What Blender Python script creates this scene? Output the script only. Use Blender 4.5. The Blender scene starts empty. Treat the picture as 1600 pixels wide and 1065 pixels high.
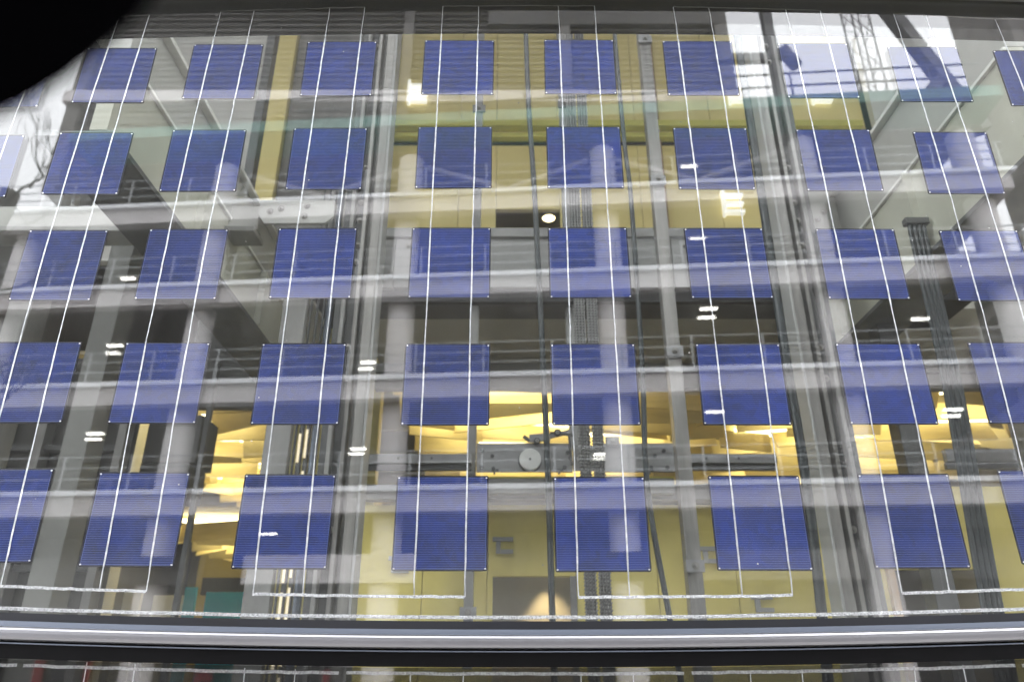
import bpy, bmesh, math, random
from mathutils import Vector, Matrix
R = math.radians
random.seed(7)
scene = bpy.context.scene
COL = scene.collection

# ------------------------------------------------------------------ camera, world, sun, exposure
cam_d = bpy.data.cameras.new("camera")
cam = bpy.data.objects.new("camera", cam_d)
COL.objects.link(cam)
scene.camera = cam
cam.location = (-0.0152, -1.2463, 1.6)
cam.rotation_euler = (R(90 + 23.74), 0, 0)
cam_d.sensor_width = 36
cam_d.lens = 26.22
cam_d.clip_start = 0.01
cam_d.clip_end = 600
cam_d.dof.use_dof = True
cam_d.dof.focus_distance = 1.40
cam_d.dof.aperture_fstop = 5.0

SUN_EL, SUN_AZ = 58, 75           # overcast: a broad, weak sun along the street
world = bpy.data.worlds.new("World")
scene.world = world
world.use_nodes = True
wn, wl = world.node_tree.nodes, world.node_tree.links
wn.clear()
sky = wn.new("ShaderNodeTexSky")
sky.sky_type = 'NISHITA'
sky.sun_disc = False
sky.sun_elevation = R(SUN_EL)
sky.sun_rotation = R(SUN_AZ)
sky.dust_density = 4.0
hsv = wn.new("ShaderNodeHueSaturation")
hsv.inputs["Saturation"].default_value = 0.14
bg = wn.new("ShaderNodeBackground")
bg.inputs["Strength"].default_value = 0.15
wo = wn.new("ShaderNodeOutputWorld")
wl.new(sky.outputs[0], hsv.inputs["Color"])
veil = wn.new("ShaderNodeMix")    # closed white cloud over the clear-sky model
veil.data_type = 'RGBA'
veil.inputs["Factor"].default_value = 0.68
veil.inputs[7].default_value = (7.0, 7.1, 7.4, 1)
wl.new(hsv.outputs[0], veil.inputs[6])
wl.new(veil.outputs[2], bg.inputs["Color"])
wl.new(bg.outputs[0], wo.inputs["Surface"])

sun_d = bpy.data.lights.new("sun", 'SUN')
sun_d.energy = 0.5
sun_d.angle = R(25)
sun_d.color = (1, 0.97, 0.93)
sun = bpy.data.objects.new("sun", sun_d)
COL.objects.link(sun)
sdir = Vector((math.sin(R(SUN_AZ)) * math.cos(R(SUN_EL)), math.cos(R(SUN_AZ)) * math.cos(R(SUN_EL)), math.sin(R(SUN_EL))))
sun.rotation_euler = sdir.to_track_quat('Z', 'Y').to_euler()

scene.view_settings.view_transform = 'Standard'
scene.view_settings.look = 'None'
scene.view_settings.exposure = 3.36
scene.view_settings.gamma = 1.0
scene.view_settings.use_curve_mapping = False
scene.render.engine = 'CYCLES'
cy = scene.cycles
cy.use_denoising = True
cy.max_bounces = 10
cy.diffuse_bounces = 4
cy.glossy_bounces = 4
cy.transparent_max_bounces = 24
cy.caustics_reflective = False
cy.caustics_refractive = False
cy.sample_clamp_indirect = 6.0

# ------------------------------------------------------------------ materials
def base_mat(name):
    m = bpy.data.materials.new(name)
    m.use_nodes = True
    nt = m.node_tree
    b = nt.nodes["Principled BSDF"]
    return m, nt, b

def mat(name, col, rough=0.6, metal=0.0, var=0.18, scale=6.0, bump=0.0, stretch=(1, 1, 1), spec=0.5):
    """A painted or metal surface with uneven tone, wear and fine relief."""
    m, nt, b = base_mat(name)
    N, L = nt.nodes, nt.links
    tc = N.new("ShaderNodeTexCoord")
    mp = N.new("ShaderNodeMapping")
    mp.inputs["Scale"].default_value = stretch
    L.new(tc.outputs["Object"], mp.inputs["Vector"])
    no = N.new("ShaderNodeTexNoise")
    no.inputs["Scale"].default_value = scale
    no.inputs["Detail"].default_value = 6
    no.inputs["Roughness"].default_value = 0.65
    L.new(mp.outputs[0], no.inputs["Vector"])
    rp = N.new("ShaderNodeValToRGB")
    rp.color_ramp.elements[0].position = 0.28
    rp.color_ramp.elements[1].position = 0.75
    lo = [c * (1 - var) for c in col]
    hi = [min(1, c * (1 + var)) for c in col]
    rp.color_ramp.elements[0].color = (*lo, 1)
    rp.color_ramp.elements[1].color = (*hi, 1)
    L.new(no.outputs["Fac"], rp.inputs["Fac"])
    L.new(rp.outputs[0], b.inputs["Base Color"])
    b.inputs["Roughness"].default_value = rough
    b.inputs["Metallic"].default_value = metal
    b.inputs["Specular IOR Level"].default_value = spec
    if bump:
        bp = N.new("ShaderNodeBump")
        bp.inputs["Strength"].default_value = bump
        bp.inputs["Distance"].default_value = 0.004
        L.new(no.outputs["Fac"], bp.inputs["Height"])
        L.new(bp.outputs[0], b.inputs["Normal"])
    return m

def emit(name, col, strength):
    m, nt, b = base_mat(name)
    b.inputs["Base Color"].default_value = (0.8, 0.8, 0.8, 1)
    b.inputs["Emission Color"].default_value = (*col, 1)
    b.inputs["Emission Strength"].default_value = strength
    return m

def glass_mat(name, tint, ior, film, grime=0.0):
    """Clear pane: the outward face mirrors by Fresnel, the rest passes straight through."""
    m = bpy.data.materials.new(name)
    m.use_nodes = True
    N, L = m.node_tree.nodes, m.node_tree.links
    N.clear()
    fr = N.new("ShaderNodeFresnel"); fr.inputs["IOR"].default_value = ior
    ge = N.new("ShaderNodeNewGeometry")
    inv = N.new("ShaderNodeMath"); inv.operation = 'SUBTRACT'; inv.inputs[0].default_value = 1.0
    L.new(ge.outputs["Backfacing"], inv.inputs[1])
    mul = N.new("ShaderNodeMath"); mul.operation = 'MULTIPLY'
    L.new(fr.outputs[0], mul.inputs[0]); L.new(inv.outputs[0], mul.inputs[1])
    tr = N.new("ShaderNodeBsdfTransparent"); tr.inputs["Color"].default_value = (*tint, 1)
    gl = N.new("ShaderNodeBsdfGlossy"); gl.inputs["Roughness"].default_value = 0.0
    tc = N.new("ShaderNodeTexCoord")
    mx = N.new("ShaderNodeMixShader")
    L.new(mul.outputs[0], mx.inputs[0]); L.new(tr.outputs[0], mx.inputs[1]); L.new(gl.outputs[0], mx.inputs[2])
    # specks of dried rain and dust on the face
    vo = N.new("ShaderNodeTexVoronoi"); vo.inputs["Scale"].default_value = 26
    L.new(tc.outputs["Object"], vo.inputs["Vector"])
    lt = N.new("ShaderNodeMath"); lt.operation = 'LESS_THAN'; lt.inputs[1].default_value = 0.035
    L.new(vo.outputs["Distance"], lt.inputs[0])
    sep = N.new("ShaderNodeSeparateColor"); L.new(vo.outputs["Color"], sep.inputs[0])
    g2 = N.new("ShaderNodeMath"); g2.operation = 'GREATER_THAN'; g2.inputs[1].default_value = 0.9
    L.new(sep.outputs[0], g2.inputs[0])
    m2 = N.new("ShaderNodeMath"); m2.operation = 'MULTIPLY'
    L.new(lt.outputs[0], m2.inputs[0]); L.new(g2.outputs[0], m2.inputs[1])
    m3 = N.new("ShaderNodeMath"); m3.operation = 'MULTIPLY'; m3.inputs[1].default_value = 0.5
    L.new(m2.outputs[0], m3.inputs[0])
    mp = N.new("ShaderNodeMapping"); mp.inputs["Scale"].default_value = (1.0, 1.0, 0.12)
    L.new(tc.outputs["Object"], mp.inputs["Vector"])
    nf = N.new("ShaderNodeTexNoise"); nf.inputs["Scale"].default_value = 16; nf.inputs["Detail"].default_value = 5; nf.inputs["Roughness"].default_value = 0.7
    L.new(mp.outputs[0], nf.inputs["Vector"])
    nb_ = N.new("ShaderNodeTexNoise"); nb_.inputs["Scale"].default_value = 2.2; nb_.inputs["Detail"].default_value = 4
    L.new(tc.outputs["Object"], nb_.inputs["Vector"])
    nm = N.new("ShaderNodeMath"); nm.operation = 'MULTIPLY'; L.new(nf.outputs["Fac"], nm.inputs[0]); L.new(nb_.outputs["Fac"], nm.inputs[1])
    mr = N.new("ShaderNodeMapRange"); mr.inputs["From Min"].default_value = 0.14; mr.inputs["From Max"].default_value = 0.42
    mr.inputs["To Min"].default_value = 0.4 * film; mr.inputs["To Max"].default_value = 2.0 * film
    L.new(nm.outputs[0], mr.inputs["Value"])
    if grime:
        sz = N.new("ShaderNodeSeparateXYZ"); L.new(tc.outputs["Object"], sz.inputs[0])
        gr_ = N.new("ShaderNodeMapRange"); gr_.inputs["From Min"].default_value = 1.672; gr_.inputs["From Max"].default_value = 1.76
        gr_.inputs["To Min"].default_value = grime; gr_.inputs["To Max"].default_value = 0.0
        L.new(sz.outputs["Z"], gr_.inputs["Value"])
        gm = N.new("ShaderNodeMath"); gm.operation = 'MULTIPLY_ADD'
        L.new(gr_.outputs[0], gm.inputs[0]); L.new(nm.outputs[0], gm.inputs[1]); L.new(mr.outputs[0], gm.inputs[2]); mr = gm
    m4 = N.new("ShaderNodeMath"); m4.operation = 'MAXIMUM'
    L.new(m3.outputs[0], m4.inputs[0]); L.new(mr.outputs[0], m4.inputs[1]); m3 = m4
    df = N.new("ShaderNodeBsdfDiffuse"); df.inputs["Color"].default_value = (0.6, 0.6, 0.58, 1)
    mx2 = N.new("ShaderNodeMixShader")
    L.new(m3.outputs[0], mx2.inputs[0]); L.new(mx.outputs[0], mx2.inputs[1]); L.new(df.outputs[0], mx2.inputs[2])
    out = N.new("ShaderNodeOutputMaterial")
    L.new(mx2.outputs[0], out.inputs["Surface"])
    return m

def cell_mat():
    """Polycrystalline silicon: blue crystal grains, fine silver print fingers and a dark rim."""
    m, nt, b = base_mat("silicon_cell")
    N, L = nt.nodes, nt.links
    tc = N.new("ShaderNodeTexCoord")
    oi = N.new("ShaderNodeObjectInfo")
    add = N.new("ShaderNodeVectorMath"); add.operation = 'ADD'
    sc = N.new("ShaderNodeVectorMath"); sc.operation = 'SCALE'; sc.inputs["Scale"].default_value = 40
    L.new(oi.outputs["Random"], sc.inputs[0])
    L.new(tc.outputs["Object"], add.inputs[0]); L.new(sc.outputs[0], add.inputs[1])
    vo = N.new("ShaderNodeTexVoronoi"); vo.inputs["Scale"].default_value = 85
    L.new(add.outputs[0], vo.inputs["Vector"])
    no = N.new("ShaderNodeTexNoise"); no.inputs["Scale"].default_value = 14; no.inputs["Detail"].default_value = 3
    L.new(add.outputs[0], no.inputs["Vector"])
    sep = N.new("ShaderNodeSeparateColor"); L.new(vo.outputs["Color"], sep.inputs[0])
    av = N.new("ShaderNodeMath"); av.operation = 'MULTIPLY_ADD'; av.inputs[1].default_value = 0.35
    L.new(sep.outputs[0], av.inputs[0]); L.new(no.outputs["Fac"], av.inputs[2])
    rp = N.new("ShaderNodeValToRGB")
    rp.color_ramp.elements[0].position = 0.35; rp.color_ramp.elements[0].color = (0.0066, 0.0102, 0.046, 1)
    rp.color_ramp.elements[1].position = 0.95; rp.color_ramp.elements[1].color = (0.0058, 0.0165, 0.118, 1)
    L.new(av.outputs[0], rp.inputs["Fac"])
    hs = N.new("ShaderNodeHueSaturation")
    mr = N.new("ShaderNodeMapRange"); mr.inputs["To Min"].default_value = 0.78; mr.inputs["To Max"].default_value = 1.3
    L.new(oi.outputs["Random"], mr.inputs["Value"]); L.new(mr.outputs[0], hs.inputs["Value"])
    L.new(rp.outputs[0], hs.inputs["Color"])
    # fingers
    sx = N.new("ShaderNodeSeparateXYZ"); L.new(tc.outputs["Object"], sx.inputs[0])
    fz = N.new("ShaderNodeMath"); fz.operation = 'MULTIPLY'; fz.inputs[1].default_value = 42 / 0.156
    L.new(sx.outputs["Z"], fz.inputs[0])
    fr = N.new("ShaderNodeMath"); fr.operation = 'FRACT'; L.new(fz.outputs[0], fr.inputs[0])
    ff = N.new("ShaderNodeMath"); ff.operation = 'LESS_THAN'; ff.inputs[1].default_value = 0.22
    L.new(fr.outputs[0], ff.inputs[0])
    # inside the printed area only
    def absgt(sock, lim):
        a = N.new("ShaderNodeMath"); a.operation = 'ABSOLUTE'; L.new(sock, a.inputs[0])
        g = N.new("ShaderNodeMath"); g.operation = 'GREATER_THAN'; g.inputs[1].default_value = lim
        L.new(a.outputs[0], g.inputs[0]); return g.outputs[0]
    ex, ez = absgt(sx.outputs["X"], 0.0752), absgt(sx.outputs["Z"], 0.0752)
    rim = N.new("ShaderNodeMath"); rim.operation = 'MAXIMUM'; L.new(ex, rim.inputs[0]); L.new(ez, rim.inputs[1])
    ix, iz = absgt(sx.outputs["X"], 0.0742), absgt(sx.outputs["Z"], 0.0742)
    ln = N.new("ShaderNodeMath"); ln.operation = 'MAXIMUM'; L.new(ix, ln.inputs[0]); L.new(iz, ln.inputs[1])
    fm = N.new("ShaderNodeMath"); fm.operation = 'MAXIMUM'; L.new(ff.outputs[0], fm.inputs[0]); L.new(ln.outputs[0], fm.inputs[1])
    mix1 = N.new("ShaderNodeMix"); mix1.data_type = 'RGBA'
    L.new(fm.outputs[0], mix1.inputs["Factor"]); L.new(hs.outputs[0], mix1.inputs[6])
    mix1.inputs[7].default_value = (0.046, 0.066, 0.185, 1)
    mix2 = N.new("ShaderNodeMix"); mix2.data_type = 'RGBA'
    L.new(rim.outputs[0], mix2.inputs["Factor"]); L.new(mix1.outputs[2], mix2.inputs[6])
    mix2.inputs[7].default_value = (0.007, 0.007, 0.017, 1)
    L.new(mix2.outputs[2], b.inputs["Base Color"])
    b.inputs["Roughness"].default_value = 0.55
    b.inputs["Specular IOR Level"].default_value = 0.15
    return m

M = {}
M['cell'] = cell_mat()
M['glass_out'] = glass_mat("outer_glass", (0.972, 0.978, 0.970), 1.66, 0.007, 0.08)
M['glass_plain'] = glass_mat("plain_glass", (0.972, 0.978, 0.970), 1.60, 0.004)
M['glass_dim'] = glass_mat("dimming_inner_glass", (0.45, 0.45, 0.44), 1.50, 0.002)  # tint puts the dimness of the unlit lower hall into the pane
M['glass_in'] = glass_mat("inner_glass", (0.972, 0.978, 0.970), 1.50, 0.003)
M['ribbon'] = mat("tinned_copper", (0.50, 0.51, 0.54), 0.40, 0.75, 0.40, 90, 0.5)
M['tape'] = mat("crinkled_silver_tape", (0.40, 0.40, 0.42), 0.28, 0.85, 0.75, 420, 1.0)
M['shaded_ribbon'] = mat('shaded_copper_ribbon', (0.09, 0.088, 0.085), 0.5, 0.6, 0.3, 160, 0.25)  # the header's shade on the top links, put into a darker colour
M['solder'] = mat("solder", (0.85, 0.85, 0.87), 0.3, 0.8, 0.1, 60)
M['alu'] = mat("anodised_aluminium", (0.19, 0.19, 0.20), 0.30, 0.9, 0.06, 3, 0, (0.3, 1, 30))
M['alu_blue'] = mat("satin_aluminium_fin", (0.14, 0.16, 0.20), 0.45, 0.6, 0.12, 4, 0, (0.3, 1, 40))
M['gasket'] = mat("black_rubber", (0.0025, 0.0025, 0.003), 0.6, 0, 0.3, 20, spec=0.08)
M['edge_dark'] = mat("blackened_glass_edge", (0.006, 0.007, 0.010), 0.3, 0, 0.35, 9)
M['black'] = mat("black_paint", (0.010, 0.010, 0.011), 0.5, 0, 0.2, 8)
M['strap'] = mat("black_webbing", (0.0008, 0.0008, 0.001), 0.95, 0, 0.3, 400, 0.3, spec=0.0)
M['steel'] = mat("grey_painted_steel", (0.235, 0.232, 0.228), 0.5, 0, 0.30, 5, 0.1, (1, 1, 0.4))
M['steel_lt'] = mat("pale_painted_steel", (0.31, 0.31, 0.31), 0.5, 0, 0.12, 4, 0.08, (1, 1, 0.3))
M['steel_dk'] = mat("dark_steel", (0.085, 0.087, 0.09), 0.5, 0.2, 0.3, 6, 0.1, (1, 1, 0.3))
M['galv'] = mat("worn_galvanised_rail", (0.25, 0.242, 0.235), 0.42, 0.45, 0.45, 9, 0.2, (1.5, 1.5, 0.12))
M['gear'] = mat("door_gear_zinc", (0.27, 0.27, 0.28), 0.45, 0.2, 0.12, 14, 0.05)
M['rubber'] = mat("grey_roller", (0.58, 0.58, 0.57), 0.6, 0, 0.1, 20)
M['cable'] = mat("black_cable", (0.016, 0.022, 0.026), 0.4, 0, 0.3, 30)
M['chain'] = mat("oiled_chain_steel", (0.22, 0.22, 0.22), 0.4, 0.7, 0.35, 70)
M['olive'] = mat("olive_grey_plate", (0.40, 0.40, 0.34), 0.6, 0, 0.14, 2.2, 0.05)
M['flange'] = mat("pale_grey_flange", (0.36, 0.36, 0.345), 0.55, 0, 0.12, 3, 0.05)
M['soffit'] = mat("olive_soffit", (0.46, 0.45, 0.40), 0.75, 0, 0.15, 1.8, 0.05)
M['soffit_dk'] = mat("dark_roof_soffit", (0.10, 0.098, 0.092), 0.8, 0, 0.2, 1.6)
M['yellow'] = mat("yellow_lacquered_panel", (0.70, 0.59, 0.18), 0.42, 0, 0.14, 2.6)
M['yellow_rail'] = mat("yellow_rail_paint", (0.72, 0.66, 0.16), 0.4, 0, 0.08, 6)
M['yellow_pale'] = mat('pale_yellow_panel', (0.92, 0.78, 0.33), 0.42, 0, 0.07, 1.3)
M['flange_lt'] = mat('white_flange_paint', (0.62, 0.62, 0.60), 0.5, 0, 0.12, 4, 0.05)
M['fitting'] = emit('reflection_glow', (1.0, 0.97, 0.86), 0.075)  # glow put in for bright reflections over the upper yellow wall
M['ochre'] = mat("ochre_wall", (0.52, 0.45, 0.17), 0.5, 0, 0.1, 1.7)
M['wood'] = mat("pale_yellow_timber", (0.76, 0.66, 0.36), 0.55, 0, 0.13, 5, 0.05, (0.3, 4, 4))
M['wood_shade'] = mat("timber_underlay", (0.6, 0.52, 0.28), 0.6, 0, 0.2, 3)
M['white'] = mat("white_plaster", (0.72, 0.72, 0.70), 0.7, 0, 0.06, 2)
M['grey_wall'] = mat("grey_partition", (0.14, 0.14, 0.135), 0.65, 0, 0.18, 2)
M['dark_wall'] = mat("dark_partition", (0.06, 0.06, 0.058), 0.5, 0, 0.3, 2)
M['brown'] = mat("brown_timber_jamb", (0.36, 0.24, 0.12), 0.55, 0, 0.2, 8, 0, (4, 4, 0.4))
M['teal'] = mat("turquoise_board", (0.03, 0.40, 0.62), 0.5, 0, 0.12, 5)
M['concrete'] = mat("concrete", (0.30, 0.295, 0.285), 0.85, 0, 0.14, 2.5, 0.2)
M['asphalt'] = mat("asphalt", (0.05, 0.05, 0.052), 0.9, 0, 0.25, 40, 0.4)
M['paving'] = mat("paving", (0.28, 0.27, 0.26), 0.85, 0, 0.18, 5, 0.2)
M['kerb'] = mat("granite_kerb", (0.32, 0.32, 0.32), 0.8, 0, 0.2, 30)
M['road_paint'] = mat("road_paint", (0.75, 0.75, 0.72), 0.7, 0, 0.15, 14)
M['fascia'] = mat("pale_cladding", (0.62, 0.59, 0.59), 0.6, 0, 0.08, 0.8)
M['ledge'] = mat("white_ledge", (0.86, 0.87, 0.90), 0.45, 0, 0.05, 1)
M['col_white'] = mat("white_round_column", (0.72, 0.69, 0.69), 0.55, 0, 0.05, 0.8)
M['recess'] = mat("dark_glazing", (0.030, 0.030, 0.031), 0.25, 0, 0.3, 0.7)
M['ceil_far'] = mat("gallery_ceiling", (0.16, 0.155, 0.15), 0.85, 0, 0.15, 0.6)
M['louvre'] = mat("brown_grey_louvre", (0.15, 0.142, 0.135), 0.65, 0, 0.25, 0.6)
M['green'] = mat("green_copper_edge", (0.13, 0.25, 0.22), 0.7, 0, 0.3, 1.2)
M['rail'] = mat("pale_handrail", (0.34, 0.35, 0.36), 0.4, 0.3, 0.1, 2)
M['brick'] = mat("grey_stone_block", (0.20, 0.19, 0.185), 0.85, 0, 0.45, 1.6, 0.4)
M['crane'] = mat("crane_paint", (0.10, 0.10, 0.11), 0.6, 0, 0.2, 2)
M['bark'] = mat("dark_bark", (0.05, 0.045, 0.04), 0.9, 0, 0.3, 6, 0.4)
M['red'] = mat("red_shop_panel", (0.26, 0.03, 0.035), 0.45, 0, 0.15, 2)
M['tube_lamp'] = emit("fluorescent_tube", (1.0, 0.98, 0.90), 3.0)
M['warm_lamp'] = emit("warm_lamp", (1.0, 0.80, 0.42), 0.9)
M['warm_panel'] = emit("warm_ceiling_panel", (1.0, 0.86, 0.50), 0.62)
M['amber'] = emit("amber_lamp", (1.0, 0.72, 0.27), 0.075)

# ------------------------------------------------------------------ mesh helpers
class MB:
    def __init__(s):
        s.v, s.f, s.sm = [], [], []
    def add(s, vs, fs, smooth=False):
        o = len(s.v)
        s.v += [tuple(v) for v in vs]
        s.f += [tuple(i + o for i in f) for f in fs]
        s.sm += [smooth] * len(fs)
        return s
    def box(s, x0, x1, y0, y1, z0, z1):
        vs = [(x, y, z) for x in (x0, x1) for y in (y0, y1) for z in (z0, z1)]
        return s.add(vs, [(0, 1, 3, 2), (4, 6, 7, 5), (0, 4, 5, 1), (2, 3, 7, 6), (0, 2, 6, 4), (1, 5, 7, 3)])
    def bar(s, a, b, w, h, up=(0, 0, 1)):
        a, b = Vector(a), Vector(b)
        d = (b - a).normalized()
        u = Vector(up)
        if abs(d.dot(u)) > 0.98: u = Vector((0, 1, 0))
        r = d.cross(u).normalized(); u = r.cross(d)
        vs = [p + r * (i * w / 2) + u * (j * h / 2) for p in (a, b) for i, j in ((-1, -1), (1, -1), (1, 1), (-1, 1))]
        return s.add(vs, [(3, 2, 1, 0), (4, 5, 6, 7), (0, 1, 5, 4), (1, 2, 6, 5), (2, 3, 7, 6), (3, 0, 4, 7)])
    def cyl(s, a, b, r, n=16, r2=None, smooth=True):
        a, b = Vector(a), Vector(b); r2 = r if r2 is None else r2
        d = (b - a).normalized()
        u = Vector((0, 0, 1)) if abs(d.z) < 0.9 else Vector((1, 0, 0))
        e = d.cross(u).normalized(); g = d.cross(e)
        vs = []
        for p, q in ((a, r), (b, r2)):
            vs += [p + (e * math.cos(2 * math.pi * k / n) + g * math.sin(2 * math.pi * k / n)) * q for k in range(n)]
        s.add(vs, [(k, n + k, n + (k + 1) % n, (k + 1) % n) for k in range(n)], smooth)
        o = len(s.v) - 2 * n
        s.f += [tuple(o + k for k in range(n)), tuple(o + n + k for k in reversed(range(n)))]
        s.sm += [False, False]
        return s
    def tube(s, pts, r, n=8, rs=None):
        pts = [Vector(p) for p in pts]
        vs = []
        e = None
        for i, p in enumerate(pts):
            d = (pts[min(i + 1, len(pts) - 1)] - pts[max(i - 1, 0)]).normalized()
            if e is None:
                u = Vector((0, 1, 0)) if abs(d.y) < 0.9 else Vector((1, 0, 0))
                e = d.cross(u).normalized()
            else:
                e = (e - d * e.dot(d)).normalized()
            g = d.cross(e)
            q = rs[i] if rs else r
            vs += [p + (e * math.cos(2 * math.pi * k / n) + g * math.sin(2 * math.pi * k / n)) * q for k in range(n)]
        fs = []
        for i in range(len(pts) - 1):
            for k in range(n):
                fs.append((i * n + k, i * n + (k + 1) % n, (i + 1) * n + (k + 1) % n, (i + 1) * n + k))
        m = (len(pts) - 1) * n
        fs += [tuple(reversed(range(n))), tuple(m + k for k in range(n))]
        return s.add(vs, fs, True)
    def extrude_x(s, prof, xs, dz=lambda x: 0.0, smooth=False):
        """Profile of (y, z) points swept along x, each station lifted by dz(x)."""
        n = len(prof)
        vs = [(x, y, z + dz(x)) for x in xs for y, z in prof]
        fs = []
        for i in range(len(xs) - 1):
            for k in range(n):
                fs.append((i * n + k, (i + 1) * n + k, (i + 1) * n + (k + 1) % n, i * n + (k + 1) % n))
        m = (len(xs) - 1) * n
        fs += [tuple(range(n)), tuple(m + k for k in reversed(range(n)))]
        return s.add(vs, fs, smooth)
    def mesh(s, name, material):
        me = bpy.data.meshes.new(name)
        me.from_pydata(s.v, [], s.f)
        me.polygons.foreach_set("use_smooth", s.sm)
        me.materials.append(material)
        bm = bmesh.new(); bm.from_mesh(me)
        bmesh.ops.recalc_face_normals(bm, faces=bm.faces)
        bm.to_mesh(me); bm.free()
        me.update()
        return me
    def build(s, name, material, parent=None, bevel=0.0):
        o = bpy.data.objects.new(name, s.mesh(name, material))
        COL.objects.link(o)
        if parent:
            o.parent = parent
            base = Vector((0, 0, 0)); q = parent
            while q: base += q.location; q = q.parent
            o.location = -base              # meshes are written in world units
        if bevel:
            b = o.modifiers.new("edge", 'BEVEL'); b.width = bevel; b.segments = 2; b.limit_method = 'ANGLE'
        return o

def tag(o, label=None, cat=None, group=None, kind=None):
    if label: o["label"] = label
    if cat: o["category"] = cat
    if group: o["group"] = group
    if kind: o["kind"] = kind
    return o

def thing(name, loc, label, cat, group=None):
    o = bpy.data.objects.new(name, None)
    o.empty_display_size = 0.1
    COL.objects.link(o)
    o.location = loc
    return tag(o, label, cat, group)

def put(me, name, loc, parent=None, rot=(0, 0, 0)):
    o = bpy.data.objects.new(name, me)
    COL.objects.link(o)
    o.rotation_euler = rot
    if parent:
        o.parent = parent
        o.location = Vector(loc) - parent.location
    else:
        o.location = loc
    return o

def structure(name, mb, m):
    return tag(mb.build(name, m), kind='structure')

def box(*a): return MB().box(*a)

# ================================================================== SETTING: street
structure('ground', box(-120, 120, -160, 60, -0.6, -0.16), M['concrete'])
structure('road', box(-120, 120, -13.6, -4.0, -0.156, -0.12), M['asphalt'])
pv = box(-120, 120, -3.84, -0.25, -0.15, 0.0)
structure('pavement', pv, M['paving'])
structure('kerb', box(-120, 120, -3.996, -3.844, -0.15, 0.004), M['kerb'])
structure('pavement', box(-120, 120, -160, -13.8, -0.15, 0.0), M['paving'])
structure('kerb', box(-120, 120, -13.796, -13.64, -0.15, 0.004), M['kerb'])
ml = MB()
for k in range(-20, 21): ml.box(k * 3.0 - 0.9, k * 3.0 + 0.9, -8.86, -8.74, -0.119, -0.114)
structure('road_markings', ml, M['road_paint'])

# ================================================================== SETTING: shell of the lift hall
structure('hall_floor', box(-4.2, 4.2, 0.1, 9.0, -0.15, 0.02), M['concrete'])
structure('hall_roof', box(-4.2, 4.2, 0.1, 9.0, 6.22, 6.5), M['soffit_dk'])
structure('hall_side_wall', box(-4.4, -4.2, 0.0, 9.0, -0.15, 6.5), M['grey_wall'])
structure('hall_side_wall', box(4.2, 4.4, 0.0, 9.0, -0.15, 6.5), M['grey_wall'])
structure('hall_back_wall', box(-4.2, 4.2, 8.8, 9.0, 0.02, 6.22), M['ochre'])

# ================================================================== SOLAR GLAZING
ZC = 2.3155
PX, PZ = 0.2605, 0.2439
def bow(x, z):
    """The laminated units belly a little: millimetres of bow in the rows and columns."""
    x = max(-1.12, min(1.12, x)); t = max(-0.9, min(0.72, z - ZC))
    dx = 0.0303 * x - 0.0577 * x**3 - 0.0385 * x * t * t + 0.0095 * x * x + 0.0055 * x * t
    dz = 0.0029 + 0.0242 * t - 0.0059 * x * x + 0.0035 * x * t - 0.0071 * t * t - 0.0430 * x * x * t - 0.0511 * t**3
    return dx, dz
def bx(x, z):
    a, b = bow(x, z); return x + a, z + b

def sill(x): return -0.0018 + 0.020 * min(abs(x), 1.3) ** 2      # the frame sags between its fixings
def head(x): return 0.004 - 0.017 * min(abs(x), 1.3) ** 2
C2, CH = 0.078, 0.0022
cm = MB()
oc = [(-C2 + CH, -C2), (C2 - CH, -C2), (C2, -C2 + CH), (C2, C2 - CH), (C2 - CH, C2), (-C2 + CH, C2), (-C2, C2 - CH), (-C2, -C2 + CH)]
cm.add([(x, y, z) for y in (0, 0.0012) for x, z in oc],
       [tuple(range(8)), tuple(reversed(range(8, 16)))] + [(k, 8 + k, 8 + (k + 1) % 8, (k + 1) % 8) for k in range(8)])
CELL = cm.mesh('solar_cell', M['cell'])
sd = MB()
for sx_, sz_ in ((-1, 1), (1, 1), (1, -1), (-1, -1)):
    x, z = sx_ * (C2 - 0.0036), sz_ * (C2 - 0.0036)
    sd.box(x - 0.0013, x + 0.0013, -0.0006, 0.0, z - 0.001, z + 0.001)
PAD = sd.mesh('solder_pad', M['solder'])

rw = random.Random(3)
def ribbon(pts, w, t, y):
    """Flat solder ribbon along (x, z) points, width w(i), with small kinks as laid by hand."""
    mb = MB()
    vs = []
    for i, (x, z) in enumerate(pts):
        p, q = pts[max(i - 1, 0)], pts[min(i + 1, len(pts) - 1)]
        d = Vector((q[0] - p[0], q[1] - p[1])).normalized()
        n = Vector((d.y, -d.x)) * (w(i) / 2)
        jy = y + rw.uniform(-0.0002, 0.0002)
        vs += [(x - n.x, jy, z - n.y), (x + n.x, jy, z + n.y), (x + n.x, jy + t, z + n.y), (x - n.x, jy + t, z - n.y)]
    fs = []
    for i in range(len(pts) - 1):
        a, b = i * 4, i * 4 + 4
        for k in range(4): fs.append((a + k, a + (k + 1) % 4, b + (k + 1) % 4, b + k))
    fs += [(3, 2, 1, 0), tuple(len(vs) - 4 + k for k in range(4))]
    mb.add(vs, fs)
    return mb

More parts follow.
